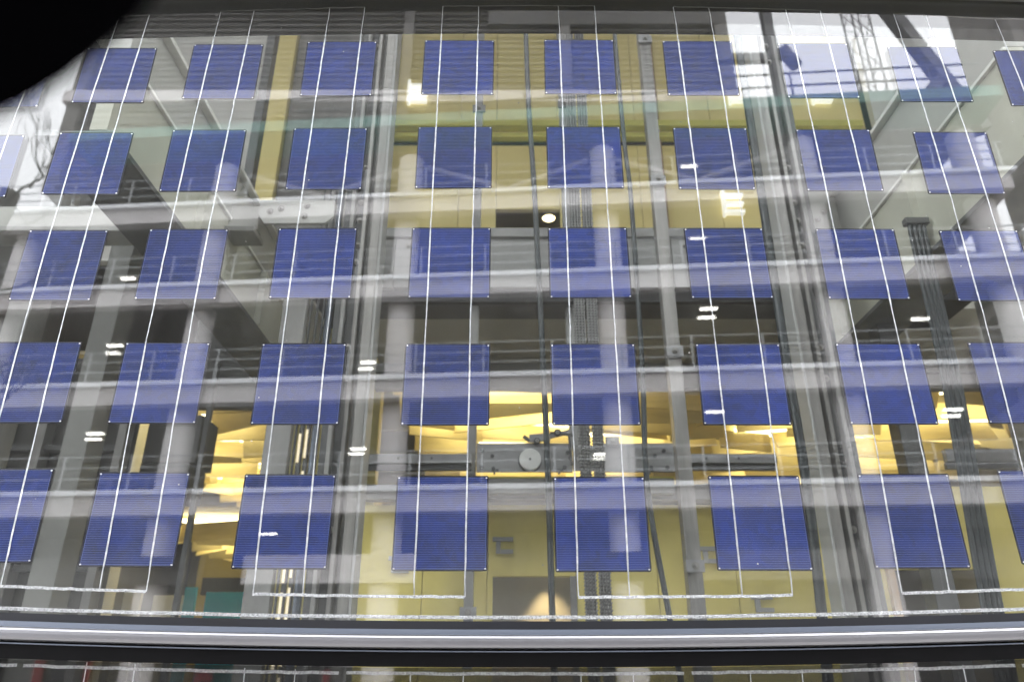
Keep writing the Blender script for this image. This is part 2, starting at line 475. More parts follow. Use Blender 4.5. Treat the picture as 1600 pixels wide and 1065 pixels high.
COLS = range(-3, 13)
def solar_window(loc, label, rows, z_lo, z_hi, links_lo, links_hi, wz_lo, wz_hi):
    root = thing('solar_window', loc, label, 'solar window')
    xs = [-2.2 + 0.1 * k for k in range(45)]
    lo = sill if z_lo > 1 else (lambda x: 0.0)
    hi = head if z_lo > 1 else sill
    def slab(y0, y1):
        mb = MB(); vs = []
        for x in xs: vs += [(x, y0, z_lo + lo(x)), (x, y1, z_lo + lo(x)), (x, y1, z_hi + hi(x)), (x, y0, z_hi + hi(x))]
        fs = []
        for i in range(len(xs) - 1):
            a, b = 4 * i, 4 * i + 4
            for k in range(4): fs.append((a + k, a + (k + 1) % 4, b + (k + 1) % 4, b + k))
        fs += [(3, 2, 1, 0), tuple(len(vs) - 4 + k for k in range(4))]
        return mb.add(vs, fs)
    slab(0.0, 0.006).build('glass_pane', M['glass_out' if z_lo > 1 else 'glass_plain'], root)
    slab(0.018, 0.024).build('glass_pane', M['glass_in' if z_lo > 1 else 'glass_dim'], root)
    for i in COLS:
        for z0 in rows:
            x0 = (i - 4.5) * PX
            x, z = bx(x0, z0)
            c = put(CELL, 'solar_cell', (x + rw.uniform(-.0008, .0008), 0.0105, z + rw.uniform(-.0008, .0008)), root, (0, R(rw.uniform(-.35, .35)), 0))
            p = bpy.data.objects.new('solder_pad', PAD); COL.objects.link(p); p.parent = c
        for s in (-1, 1):
            x0 = (i - 4.5) * PX + s * 0.0405
            pts, on = [], []
            n = 46
            for k in range(n + 1):
                z0 = wz_lo + (wz_hi - wz_lo) * k / n
                x, z = bx(x0, z0)
                near = any(abs(z0 - r) < C2 for r in rows)
                pts.append((x + rw.uniform(-.0006, .0006) * (0.6 if near else 1.3), z)); on.append(near)
            ribbon(pts, lambda k: 0.0027 if on[k] else (0.0018 if pts[k][1] < rows[0] + .09 else 0.0012), 0.0006, 0.0096).build('wire', M['ribbon'], root)
    for z0, prs in ((wz_lo, links_lo), (wz_hi, links_hi)):
        for xa, xb in prs:
            n = 26
            pts = []
            for k in range(n + 1):
                x0 = xa + (xb - xa) * k / n
                x, z = bx(x0, z0)
                if z0 < 1.65: z = z0 + sill(x)
                pts.append((x, z + rw.uniform(-.0007, .0007)))
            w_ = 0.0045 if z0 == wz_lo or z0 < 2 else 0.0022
            ribbon(pts, lambda k: w_, 0.0008, 0.0087).build('link_ribbon', M['tape'] if w_ > .004 else M['shaded_ribbon'], root)
    return root
rows5 = [ZC + (3 - j) * PZ for j in range(1, 6)]
def colx(i, s): return (i - 4.5) * PX + s * 0.0405
lo_links = [(colx(i, -1), colx(i + 1, 1)) for i in (-3, -1, 1, 3, 5, 7, 9, 11)]
hi_links = [(colx(i, -1), colx(i + 1, 1)) for i in (-2, 0, 2, 4, 6, 8, 10)]
win = solar_window((0, 0, 1.67), 'large clear glass unit with five rows of blue solar cells above the silver transom', rows5,
                   1.668, 3.020, lo_links, hi_links, 1.7085, 2.990)
# crinkled foil along the bottom edge of the unit
n = 90
pts = []
for k in range(n + 1):
    x0 = -2.18 + 4.36 * k / n
    x, z = x0, 1.677 + sill(x0); pts.append((x, z + rw.uniform(-.0005, .0005)))
ribbon(pts, lambda k: 0.0052, 0.0008, 0.0085).build('edge_foil', M['tape'], win)

low_links = [(-0.80 + 0.53 * k - 1.06, -0.80 + 0.53 * k + 0.518 - 1.06) for k in range(8)]
solar_window((0, 0, 0.3), 'next solar glass unit below the transom with only its top foil strip showing', [1.41], 0.30, 1.604,
             [], low_links, 0.36, 1.5955)

# transom between the two units
tr = thing('window_transom', (0, -0.02, 1.6), 'long silver aluminium transom with black gasket under the solar glass', 'transom')
xs = [-2.2 + 0.1 * k for k in range(45)]
dzt = sill
MB().extrude_x([(-0.003, 1.6585), (0.005, 1.6585), (0.005, 1.6705), (-0.003, 1.6705)], xs, dzt).build('edge_strip', M['edge_dark'], tr)
MB().extrude_x([(-0.007, 1.6505), (0.004, 1.6505), (0.004, 1.6583), (-0.007, 1.6583)], xs, dzt).build('fin', M['alu_blue'], tr)
MB().extrude_x([(0.004, 1.6303), (0.004, 1.6503), (-0.011, 1.6503), (-0.0165, 1.6497), (-0.0205, 1.6478), (-0.0222, 1.6455), (-0.0232, 1.641), (-0.0235, 1.636), (-0.0225, 1.632), (-0.0195, 1.6303)], xs, dzt).build('cap', M['alu'], tr)
MB().extrude_x([(-0.010, 1.6275), (0.004, 1.6275), (0.004, 1.6300), (-0.012, 1.6300)], xs, dzt).build('shadow_gap', M['gasket'], tr)
MB().extrude_x([(-0.016, 1.6257), (0.004, 1.6257), (0.004, 1.6273), (-0.016, 1.6273)], xs, dzt).build('lip', M['alu_blue'], tr)
MB().extrude_x([(-0.008, 1.6045), (0.004, 1.6045), (0.004, 1.6255), (-0.010, 1.6255)], xs, dzt).build('gasket', M['gasket'], tr)

# header over the unit
hd = thing('window_header', (0, 0, 3.0), 'black steel header closing the solar glass along its top', 'header')
dzh = head
MB().extrude_x([(-0.05, 3.016), (0.12, 3.016), (0.12, 3.10), (-0.05, 3.10)], xs, dzh).build('beam', M['black'], hd)
MB().extrude_x([(-0.012, 3.006), (-0.004, 3.006), (-0.004, 3.0155), (-0.012, 3.0155)], xs, dzh).build('drip_lip', M['steel_dk'], hd)
for x in (-0.545, 0.02, 0.11, 0.44, 0.86):
    x_ = x
    m_ = MB().cyl((x_, -0.02, 3.016 + dzh(x_)), (x_, -0.02, 3.010 + dzh(x_)), 0.006, 8)
    m_.build('bolt', M['steel_dk'], hd)
# plain glazing of the storey above, and the reveals at both ends of the unit
uw = thing('clear_window', (0, 0, 3.12), 'plain clear glass unit of the storey above the header', 'window')
box(-4.2, 4.2, 0.0, 0.012, 3.12, 6.2).build('glass_pane', M['glass_plain'], uw)
for x in (-2.4, 0.0, 2.4): box(x - .03, x + .03, 0.02, 0.14, 3.12, 6.2).build('mullion', M['steel_dk'], uw)
for s, w in ((-1, 'left'), (1, 'right')):
    ew = thing('clear_window', (s * 3.2, 0, 0.3), 'plain clear glass unit at the %s end of the solar glass' % w, 'window')
    a, b = sorted((s * 2.28, s * 4.2))
    box(a, b, 0.0, 0.012, 0.05, 3.09).build('glass_pane', M['glass_plain'], ew)
    a, b = sorted((s * 2.205, s * 2.275))
    box(a, b, -0.02, 0.12, 0.02, 2.985).build('mullion', M['steel_dk'], ew)
structure('plinth_wall', box(-4.2, 4.2, -0.02, 0.09, -0.15, 0.29), M['concrete'])

# ================================================================== LIFT SHAFT STEELWORK
def post(name, x0, x1, y0, y1, z0, z1, m, label, cat='post', group=None, bevel=0.003):
    o = box(x0, x1, y0, y1, z0, z1).build(name, m)
    b = o.modifiers.new("edge", 'BEVEL'); b.width = bevel; b.segments = 2; b.limit_method = 'ANGLE'
    return tag(o, label, cat, group)

BOLT = MB().cyl((0, 0, 0), (0, -0.006, 0), 0.0105, 6, smooth=False).cyl((0, -0.006, 0), (0, -0.013, 0), 0.0062, 8).cyl((0, 0.001, 0), (0, -0.002, 0), 0.014, 12).mesh('bolt', M['galv'])

ZB, ZT = 0.02, 6.2
def guide(x, label, mirror):
    """Built-up guide post: channel, rail, cover strip and bolted clips."""
    s = -1 if mirror else 1
    g = thing('guide_post', (x, 1.45, ZB), label, 'guide post')
    def pc(nm, a, b, y0, y1, m):
        a, b = sorted((x + s * a, x + s * b))
        o = box(a, b, y0, y1, ZB, ZT).build(nm, m, g)
        bv = o.modifiers.new("edge", 'BEVEL'); bv.width = 0.002; bv.segments = 1
    pc('cover_strip', -0.105, -0.078, 1.42, 1.50, M['steel_dk'])
    pc('channel_flange', -0.076, -0.060, 1.40, 1.52, M['steel'])
    pc('channel_web', -0.058, -0.022, 1.43, 1.45, M['steel_dk'])
    pc('channel_flange', -0.020, -0.004, 1.39, 1.52, M['galv'])
    pc('rail', -0.002, 0.020, 1.42, 1.44, M['steel'])
    pc('rail', 0.022, 0.060, 1.37, 1.45, M['galv'])
    pc('edge_strip', 0.062, 0.072, 1.36, 1.46, M['steel_lt'])
    for z in (2.05, 2.62, 2.75, 3.13, 3.21, 3.33, 3.42, 3.6, 4.2, 4.3):
        put(BOLT, 'bolt', (x - s * 0.04, 1.428, z), g)
    return g
guide(-0.617, 'grey built-up guide post at the left of the yellow lift landing', False)
guide(1.148, 'grey built-up guide post at the right of the yellow lift landing', True)

post('steel_column', -0.940, -0.845, 1.45, 1.49, ZB, 3.02, M['steel'], 'flat grey steel column left of the lift shaft beside the orange-lit guide tubes', 'column')
post('steel_column', -1.785, -1.685, 1.60, 1.72, ZB, 3.9, M['grey_wall'], 'grey steel column at the far left edge of the hall', 'column')
post('steel_column', -2.16, -2.06, 1.60, 1.72, ZB, 3.9, M['steel'], 'grey column leftmost in the hall behind the outermost solar cells', 'column')
post('dark_post', -1.345, -1.30, 1.8, 1.86, 3.52, ZT, M['steel_dk'], 'dark slender post standing beside the narrow yellow strip upper left', 'post')
post('dark_post', -1.50, -1.475, 2.2, 2.23, ZB, 3.0, M['steel_dk'], 'thin dark post in front of the turquoise shop boards', 'post')
post('dark_post', 1.52, 1.60, 1.6, 1.68, ZB, 2.99, M['steel_dk'], 'dark post right of the right guide post under the girder', 'post')
post('landing_post', -0.213, -0.175, 1.97, 2.03, 1.6, ZT, M['steel'], 'slim grey post behind the left end of the door gear plate', 'post')
post('landing_post', 0.245, 0.296, 1.99, 2.05, 2.51, ZT, M['steel_lt'], 'pale slim post just left of the twin roller chains', 'post')
post('landing_post', 0.633, 0.690, 1.62, 1.68, 0.02, ZT, M['galv'], 'worn galvanised post right of the door gear plate', 'post')

CLIP = MB().box(-.034, .034, -.014, 0, -.022, .022).mesh('clip', M['gear'])
for o in [o for o in COL.objects if o.name.startswith('landing_post')]:
    bb_ = [Vector(c) for c in o.bound_box]
    xm = (bb_[0].x + bb_[6].x) / 2; y0 = min(c.y for c in bb_); zl = min(c.z for c in bb_); zh = max(c.z for c in bb_)
    z = zl + .21
    while z < zh - .1:
        put(CLIP, 'clip', (xm, y0 - .0012, z), o); put(BOLT, 'bolt', (xm, y0 - .0155, z), o); z += .86

# guide tubes beside the left column
gt = thing('guide_tubes', (-0.80, 1.62, ZB), 'cluster of slim dark guide tubes and a blue-grey pipe left of the lift', 'tube cluster')
for x, r, m in ((-0.887, .005, 'steel_dk'), (-0.859, .005, 'steel_dk'), (-0.833, .005, 'steel_dk'), (-0.808, .016, 'alu_blue'), (-0.776, .007, 'steel_dk'), (-0.752, .012, 'steel_dk')):
    MB().cyl((x, 1.66, ZB), (x, 1.66, 3.9), r, 10).build('tube', M[m], gt)
# amber lit strip lamps behind the tubes
for k, x in enumerate((-0.966, -0.936, -0.906)):
    lm = thing('strip_lamp', (x, 2.0, 2.2), ('amber segmented strip lamp, %s of three behind the guide tubes' % ('leftmost', 'middle', 'rightmost')[k]), 'strip lamp', 'amber strip lamps behind the guide tubes')
    box(x - .010, x + .010, 2.005, 2.02, 1.3, 2.62).build('back', M['steel_dk'], lm)
    for j in range(7):
        z = 1.42 + j * 0.17 + 0.02 * k
        box(x - .008, x + .008, 1.995, 2.004, z, z + 0.13 - .02 * (j % 2)).build('lens', M['amber'], lm)

# roller chains
def chain(x, label):
    ch = thing('roller_chain', (x, 1.62, ZB), label, 'chain', 'roller chains of the lift')
    side = MB(); pins = MB()
    z = 1.2; k = 0
    while z < 5.9:
        off = 0.0035 if k % 2 else 0.0
        for dx in (-0.019, -0.0065, 0.0065, 0.019):
            w = 0.0034
            side.bar((x + dx - .003, 1.607, z + .001), (x + dx + .003, 1.607, z + .012) if k % 2 else (x + dx + .001, 1.607, z + .012), 2 * w, .012, (0, 1, 0))
        pins.cyl((x - 0.021, 1.612, z + .006), (x + 0.021, 1.612, z + .006), 0.0035, 5)
        z += 0.013; k += 1
    side.box(x - .0205, x + .0205, 1.616, 1.622, 1.2, 5.9)
    tag(side.build('link_plates', M['chain'], ch), kind='stuff')
    tag(pins.build('pins', M['steel_lt'], ch), kind='stuff')
    return ch
chain(0.272, 'left one of the twin vertical roller chains hanging before the lift beam')
chain(0.325, 'right one of the twin vertical roller chains hanging before the lift beam')

# hanging cables
def spline(pts, n=8):
    out = []
    P = [Vector(p) for p in pts]
    for i in range(len(P) - 1):
        p0, p1, p2, p3 = P[max(i - 1, 0)], P[i], P[i + 1], P[min(i + 2, len(P) - 1)]
        for k in range(n):
            t = k / n
            out.append(0.5 * ((2 * p1) + (p2 - p0) * t + (2 * p0 - 5 * p1 + 4 * p2 - p3) * t * t + (3 * p1 - p0 - 3 * p2 + p3) * t**3))
    out.append(P[-1]); return out
tag(MB().tube(spline([(0.034, 1.2, 6.2), (0.046, 1.2, 4.12), (0.073, 1.2, 3.31), (0.094, 1.2, 2.61), (0.105, 1.2, 2.15), (0.112, 1.2, 1.55), (0.13, 1.22, 0.8)]), 0.0105).build('travelling_cable', M['cable']),
    'black hanging cable swaying in the middle of the lift shaft', 'cable')
tag(MB().tube(spline([(0.42, 1.2, 6.2), (0.437, 1.2, 3.8), (0.45, 1.2, 3.3), (0.445, 1.2, 2.6), (0.432, 1.2, 2.15), (0.47, 1.2, 1.75), (0.53, 1.2, 1.2)]), 0.0095).build('travelling_cable', M['cable']),
    'black hanging cable right of the roller chains that curls at its lower end', 'cable')
tag(MB().tube(spline([(0.975, 1.2, 6.2), (0.965, 1.2, 3.6), (0.957, 1.2, 2.6), (0.958, 1.2, 2.2), (0.942, 1.2, 1.77), (0.90, 1.2, 1.2)]), 0.0175).build('travelling_cable', M['cable']),
    'thick dark hanging cable just left of the right guide post', 'cable')
mc = thing('cable_bundle', (1.39, 1.0, 0.8), 'broad flat bundle of dark cables hanging in front of the right girder', 'cable bundle')
for k in range(4):
    MB().tube(spline([(1.392 + .0165 * k, 1.0, 3.06), (1.385 + .0165 * k, 1.0, 2.96), (1.372 + .0165 * k, 1.0, 2.44), (1.325 + .0165 * k, 1.0, 1.76), (1.29 + .0165 * k, 1.0, 1.0)]), 0.0082).build('cable', M['cable'], mc)

box(1.372, 1.456, 0.986, 1.016, 3.035, 3.06).build('clamp', M['steel_dk'], mc, .003)
# ------------------------------------------------------------------ lift beam, slab, back beam
lb = thing('lift_beam', (0.28, 1.9, 3.26), 'broad pale grey steel beam spanning the lift shaft below the yellow wall', 'beam')
for a, b in ((-0.70, -0.585), (-0.582, 0.26), (0.263, 0.76), (0.763, 1.33)):
    o = box(a, b, 1.90, 1.96, 3.262, 3.53).build('face_panel', M['steel_lt'] if a > -.6 else M['steel'], lb, 0.002)
box(-0.70, 1.33, 1.885, 1.96, 3.534, 3.585).build('top_lip', M['steel_lt'], lb, 0.003)
box(-0.70, 1.33, 1.93, 1.96, 3.20, 3.26).build('under_gap', M['black'], lb)
box(-0.70, 1.33, 1.962, 2.12, 3.20, 3.255).build('under_channel', M['steel_dk'], lb)
for x in (-0.64, -0.52, 0.70, 0.83, 1.2): put(BOLT, 'bolt', (x, 1.90, 3.49), lb)

sl = structure('floor_slab', box(-0.80, 4.19, 2.122, 2.88, 3.26, 3.50), M['soffit'])
structure('floor_slab', box(-0.80, 4.19, 2.884, 8.79, 3.62, 3.80), M['soffit'])
bb = thing('soffit_beam', (0.4, 2.9, 3.1), 'grey steel beam at the far edge of the olive soffit above the timber ceiling', 'beam')
box(-0.82, 4.15, 2.85, 2.90, 3.205, 3.257).build('strip', M['steel_lt'], bb)
box(-0.82, 4.15, 2.862, 2.90, 3.19, 3.203).build('groove', M['black'], bb)
box(-0.82, 4.15, 2.845, 2.91, 3.10, 3.188).build('strip', M['steel'], bb)

# ------------------------------------------------------------------ girders running into the hall
def girder(s, label):
    x = -1.165 if s < 0 else 1.47
    g = thing('girder', (x, 1.5, 3.0), label, 'girder')
    zt, zf, zb = (3.51, 3.28, 2.98) if s < 0 else (3.60, 3.31, 2.93)
    def seg(a, b): return sorted((x + s * a, x + s * b))
    a, b = seg(0.0, 0.05); box(a, b, 0.45, 2.84, zb + .02, zf).build('web', M['olive'], g)
    a, b = seg(-0.004, 0.06); box(a, b, 0.45, 2.84, zf + .003, zt - .02).build('cover_plate', M['flange'], g)
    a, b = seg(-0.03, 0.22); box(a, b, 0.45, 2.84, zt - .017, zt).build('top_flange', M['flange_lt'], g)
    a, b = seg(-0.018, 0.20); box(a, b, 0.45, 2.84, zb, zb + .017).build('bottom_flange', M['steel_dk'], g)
    a, b = seg(-0.012, -0.001); box(a, b, 0.45, 2.84, zf - .01, zf + .001).build('weld_bead', M['flange_lt'], g)
    for y in (1.05, 1.75, 2.45):
        a, b = seg(-0.03, -0.001); box(a, b, y, y + .012, zb + .02, zf - .015).build('stiffener', M['olive'], g)
    return g
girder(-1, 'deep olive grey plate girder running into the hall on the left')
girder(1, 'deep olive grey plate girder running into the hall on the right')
# bolted bracket plates in front of the girders
def bracket(x0, x1, y, z0, z1, label, side):
    g = thing('bracket', ((x0 + x1) / 2, y, z0), label, 'bracket')
    pr = [(x0, z0 + .045), (x0 + .03, z0), (x1 - .03, z0), (x1, z0 + .03), (x1, z1), (x0, z1)]
    mb = MB(); k = len(pr)
    mb.add([(a, yy, b) for yy in (y, y + .014) for a, b in pr], [tuple(range(k)), tuple(reversed(range(k, 2 * k)))] + [(i, k + i, k + (i + 1) % k, (i + 1) % k) for i in range(k)])
    mb.build('plate', M['flange'], g, 0.002)
    box(x0, x1, y + .016, y + .05, z1 - .03, z1).build('angle', M['steel'], g)
    w = x1 - x0
    for fx, fz in ((.30, .62), (.62, .30), (.64, .74), (.16, .5)):
        put(BOLT, 'bolt', (x0 + w * fx, y, z0 + (z1 - z0) * fz), g)
bracket(-1.04, -0.735, 1.30, 3.235, 3.345, 'pale steel bracket plate with hex bolts left of the left guide post', -1)
bracket(1.66, 1.99, 1.30, 3.205, 3.325, 'pale steel bracket plate with hex bolts at the right edge', 1)
bracket(1.33, 1.56, 1.62, 3.30, 3.62, 'upright bolted bracket plate where the right girder meets its post', 1)
ls = thing('edge_beam', (-1.9, 1.34, 3.22), 'horizontal pale steel edge beam crossing the left bay', 'beam')
box(-4.1, -1.045, 1.33, 1.38, 3.225, 3.335).build('web', M['flange'], ls, .003)
box(-4.1, -1.045, 1.30, 1.42, 3.20, 3.223).build('flange', M['steel'], ls, .003)
rs = thing('edge_beam', (2.9, 1.34, 3.22), 'horizontal pale steel edge beam crossing the right bay', 'beam')
box(1.995, 4.1, 1.33, 1.38, 3.225, 3.335).build('web', M['flange'], rs, .003)
box(1.995, 4.1, 1.30, 1.42, 3.20, 3.223).build('flange', M['steel'], rs, .003)

# ------------------------------------------------------------------ yellow wall of the upper storey
yw = thing('yellow_wall', (0.7, 3.0, 3.82), 'yellow panelled upper wall above the grey lift beam', 'wall')
for a, b in ((-1.02, -0.38), (-0.377, -0.125), (0.309, 0.86), (0.863, 1.40), (1.403, 1.97), (1.973, 2.5)):
    box(a, b, 3.0, 3.04, 3.82, 6.2).build('panel', M['yellow_pale'], yw, .002)
box(-0.122, 0.306, 3.0, 3.04, 4.435, 6.2).build('panel', M['yellow_pale'], yw, .002)
box(-0.122, 0.306, 3.0, 3.04, 3.82, 4.277).build('panel', M['yellow_pale'], yw, .002)
for z0, z1 in ((5.085, 5.135), (4.99, 5.025)):
    box(-1.0, 2.45, 2.93, 2.997, z0, z1).build('rail', M['yellow_rail'], yw, .004)
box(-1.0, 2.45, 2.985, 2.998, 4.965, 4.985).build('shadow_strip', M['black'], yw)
box(0.95, 1.03, 2.97, 2.998, 3.83, 6.19).build('brown_strip', M['brown'], yw)  # narrow brown strip down the wall panels
box(-0.124, 0.308, 2.985, 2.999, 4.262, 4.276).build('sill', M['steel_lt'], yw)
# glowing shapes added for bright reflections; they also brighten the wall
for k, (x, z, lab) in enumerate(((-0.70, 5.42, 'upper left'), (1.62, 5.42, 'upper right'), (1.47, 4.47, 'lower right'), (2.22, 5.42, 'far right'))):
    f = thing('fitting_or_glow', (x, 2.98, z), 'added white glowing ladder shape for a bright reflection on the yellow wall, the %s one' % lab, 'wall fitting', 'glowing reflection shapes on the yellow wall')
    box(x - .07, x - .052, 2.95, 2.998, z - .10, z + .10).build('upright', M['fitting'], f)
    for j in range(3): box(x - .051, x + .07, 2.955, 2.998, z - .085 + j * .065, z - .062 + j * .065).build('rung', M['fitting'], f)
# room behind the opening
structure('back_room_ceiling', box(-1.5, 2.5, 3.05, 6.0, 5.06, 5.12), M['ochre'])
structure('back_room_wall', box(-1.5, 2.5, 6.002, 6.06, 3.81, 5.12), M['ochre'])
cl = thing('ceiling_lamp', (0.29, 4.02, 5.02), 'round glowing ceiling lamp seen through the opening in the yellow wall', 'lamp')
MB().cyl((0.29, 4.02, 5.058), (0.29, 4.02, 5.03), 0.062, 20).build('rim', M['steel_lt'], cl)
MB().cyl((0.29, 4.02, 5.029), (0.29, 4.02, 5.012), 0.052, 20, 0.03).build('bulb', M['warm_lamp'], cl)
cl2 = thing('ceiling_lamp', (0.13, 3.4, 5.04), 'small dim ceiling spot near the top edge of the wall opening', 'lamp')
MB().cyl((0.13, 3.4, 5.058), (0.13, 3.4, 5.045), 0.03, 14).build('rim', M['steel_lt'], cl2)
MB().cyl((0.13, 3.4, 5.044), (0.13, 3.4, 5.038), 0.022, 14).build('bulb', M['warm_lamp'], cl2)

# upper left: white wall, yellow strip
wv = tag(box(-2.6, -1.645, 2.62, 2.68, 3.82, 6.2).build('white_wall', M['white']), 'white wall patch high in the left bay behind the girder', 'wall')
ys = tag(box(-1.64, -1.49, 2.60, 2.68, 3.60, 6.2).build('yellow_strip', M['yellow_pale']), 'narrow tall yellow panel between dark post and pale wall upper left', 'panel')
tag(box(-1.485, -1.03, 2.64, 2.68, 3.60, 6.2).build('grey_panel', M['steel']), 'grey wall panel between narrow yellow strip and left guide post', 'panel')
tag(box(-4.19, -2.61, 2.62, 2.68, 3.60, 6.2).build('grey_panel', M['grey_wall']), 'dark grey wall panel in the upper left corner of the hall', 'panel')
# upper right
tag(box(2.52, 4.19, 2.9, 2.96, 3.82, 6.2).build('white_wall', M['white']), 'white wall patch high in the right bay', 'wall')
rb = thing('equipment_box', (1.94, 1.75, 3.1), 'white equipment box with dark underside right of the cable bundle', 'equipment box')
box(1.77, 2.06, 1.72, 2.05, 3.19, 3.40).build('case', M['white'], rb, .006)
box(1.78, 2.05, 1.73, 2.04, 3.11, 3.187).build('base', M['black'], rb)
box(1.70, 1.725, 1.66, 1.72, 3.14, 3.34).build('bracket', M['white'], rb)

# ------------------------------------------------------------------ timber ceilings beyond the landing
def timber(x0, x1, y0, y1, z, nb, label, seed):
    r = random.Random(seed)
    t = thing('timber_ceiling', ((x0 + x1) / 2, (y0 + y1) / 2, z), label, 'ceiling')
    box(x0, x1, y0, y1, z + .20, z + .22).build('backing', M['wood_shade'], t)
    for k in range(nb):
        y = y0 + (y1 - y0) * (k + .5) / nb
        cuts = [x0] + sorted(x0 + (x1 - x0) * (j + r.uniform(.3, .7)) / 3 for j in range(3)) + [x1]
        for a, b in zip(cuts, cuts[1:]):
            if b - a < .06: continue
            ya, yb = y + r.uniform(-.13, .13), y + r.uniform(-.13, .13)
            za, zb_ = z + r.uniform(.03, .11), z + r.uniform(.03, .11)
            d = MB()
            tl = r.uniform(-.07, .07)
            h = .075
            vs = [(a, ya - tl, za - h), (b, yb - tl, zb_ - h), (b, yb + tl, zb_ + h), (a, ya + tl, za + h)]
            vs += [(p[0], p[1] + .018, p[2]) for p in vs]
            d.add(vs, [(0, 1, 2, 3), (7, 6, 5, 4), (0, 4, 5, 1), (1, 5, 6, 2), (2, 6, 7, 3), (3, 7, 4, 0)])
            d.build('board', M['wood'], t)
        if k < nb - 1:
            xa = r.uniform(x0, x0 + .2 * (x1 - x0)); yy = y + (y1 - y0) / nb * .5
            p = MB(); w = r.uniform(.4, .8) * (x1 - x0)
            p.add([(xa, yy - .10, z + .14), (xa + w, yy - .03, z + .16), (xa + w, yy + .06, z + .17), (xa + .05, yy + .10, z + .15),
                   (xa, yy - .10, z + .16), (xa + w, yy - .03, z + .18), (xa + w, yy + .06, z + .19), (xa + .05, yy + .10, z + .17)],
                  [(0, 1, 2, 3), (7, 6, 5, 4), (0, 4, 5, 1), (1, 5, 6, 2), (2, 6, 7, 3), (3, 7, 4, 0)])
            p.build('light_panel', M['warm_panel'], t)
    return t
timber(-0.80, 1.62, 3.0, 6.2, 3.22, 11, 'lit zigzag pale timber ceiling behind the lift door gear', 5)
timber(-3.0, -1.45, 3.0, 7.6, 3.18, 13, 'lit zigzag pale timber ceiling over the shop on the left', 9)
timber(1.66, 4.1, 3.0, 6.0, 3.22, 9, 'lit zigzag pale timber ceiling in the right bay', 12)
tag(box(-1.445, -0.805, 3.0, 3.1, 0.02, 3.5).build('partition', M['ochre']), 'ochre partition behind the guide tubes left of the lift', 'partition')

# ------------------------------------------------------------------ lift landing, door gear
gr = thing('door_gear', (0.26, 1.9, 2.37), 'grey lift door operator with round pulley and long side rails', 'lift door gear')
box(-0.168, 0.245, 1.895, 1.91, 2.372, 2.498).build('mounting_plate', M['gear'], gr, .002)
box(0.37, 0.683, 1.895, 1.91, 2.372, 2.498).build('mounting_plate', M['gear'], gr, .002)
box(0.248, 0.367, 1.905, 1.92, 2.38, 2.49).build('bridge_plate', M['steel'], gr)
for a, b in ((-0.64, -0.19), (0.69, 1.128)):
    box(a, b, 1.90, 1.93, 2.412, 2.452).build('side_rail', M['gear'], gr, .002)
    box(a, b, 1.915, 1.935, 2.385, 2.409).build('track', M['steel_dk'], gr)
    for f in (.3, .62): MB().cyl((a + (b - a) * f, 1.90, 2.432), (a + (b - a) * f, 1.896, 2.432), .005, 8).build('bolt', M['steel_dk'], gr)
pu = MB().cyl((0.062, 1.893, 2.420), (0.062, 1.868, 2.420), 0.047, 40).build('pulley', M['rubber'], gr, .003)
MB().cyl((0.062, 1.868, 2.420), (0.062, 1.864, 2.420), 0.005, 8).build('axle', M['steel_dk'], pu)
MB().cyl((0.062, 1.8945, 2.420), (0.062, 1.8935, 2.420), 0.051, 40).build('flange', M['steel_dk'], pu)
def roller(x, z, r):
    q = MB().cyl((x, 1.893, z), (x, 1.865, z), r, 18).build('roller', M['steel_dk'], gr)
    MB().cyl((x, 1.865, z), (x, 1.861, z), r * .55, 14).build('hub', M['steel_lt'], q)
    MB().cyl((x, 1.861, z), (x, 1.857, z), r * .22, 8).build('pin', M['steel_dk'], q)
roller(0.093, 2.500, .014); roller(0.182, 2.538, .015)
MB().bar((0.06, 1.885, 2.515), (0.15, 1.885, 2.522), .012, .036).build('rocker', M['gear'], gr, .003)
MB().bar((0.13, 1.885, 2.520), (0.245, 1.885, 2.548), .012, .020).build('rocker', M['gear'], gr, .003)
MB().bar((0.15, 1.88, 2.54), (0.25, 1.88, 2.528), .008, .009).build('lever', M['steel_dk'], gr)
MB().bar((0.232, 1.885, 2.535), (0.240, 1.885, 2.40), .010, .010).build('lever', M['steel_dk'], gr)
MB().bar((0.035, 1.885, 2.525), (0.062, 1.885, 2.505), .010, .014).build('lever', M['steel_dk'], gr)
for x, z in ((-0.145, 2.463), (-0.145, 2.39), (-0.10, 2.44), (-0.095, 2.385), (0.21, 2.39), (0.235, 2.43), (0.225, 2.455), (0.64, 2.463), (0.65, 2.39), (0.60, 2.44), (0.58, 2.39), (0.70, 2.45)):
    MB().cyl((x, 1.895, z), (x, 1.889, z), .0085, 10).build('bolt', M['steel_dk'], gr)
for x in (-0.09, 0.185, 0.57):
    box(x - .012, x + .018, 1.88, 1.894, 2.372, 2.380).build('clip', M['steel_dk'], gr)
    box(x - .004, x + .004, 1.88, 1.894, 2.36, 2.371).build('clip', M['steel_dk'], gr)
box(0.39, 0.45, 1.88, 1.894, 2.485, 2.525).build('switch_box', M['gear'], gr, .003)
MB().cyl((0.42, 1.879, 2.508), (0.42, 1.872, 2.508), .010, 14).build('button', M['steel_lt'], gr)

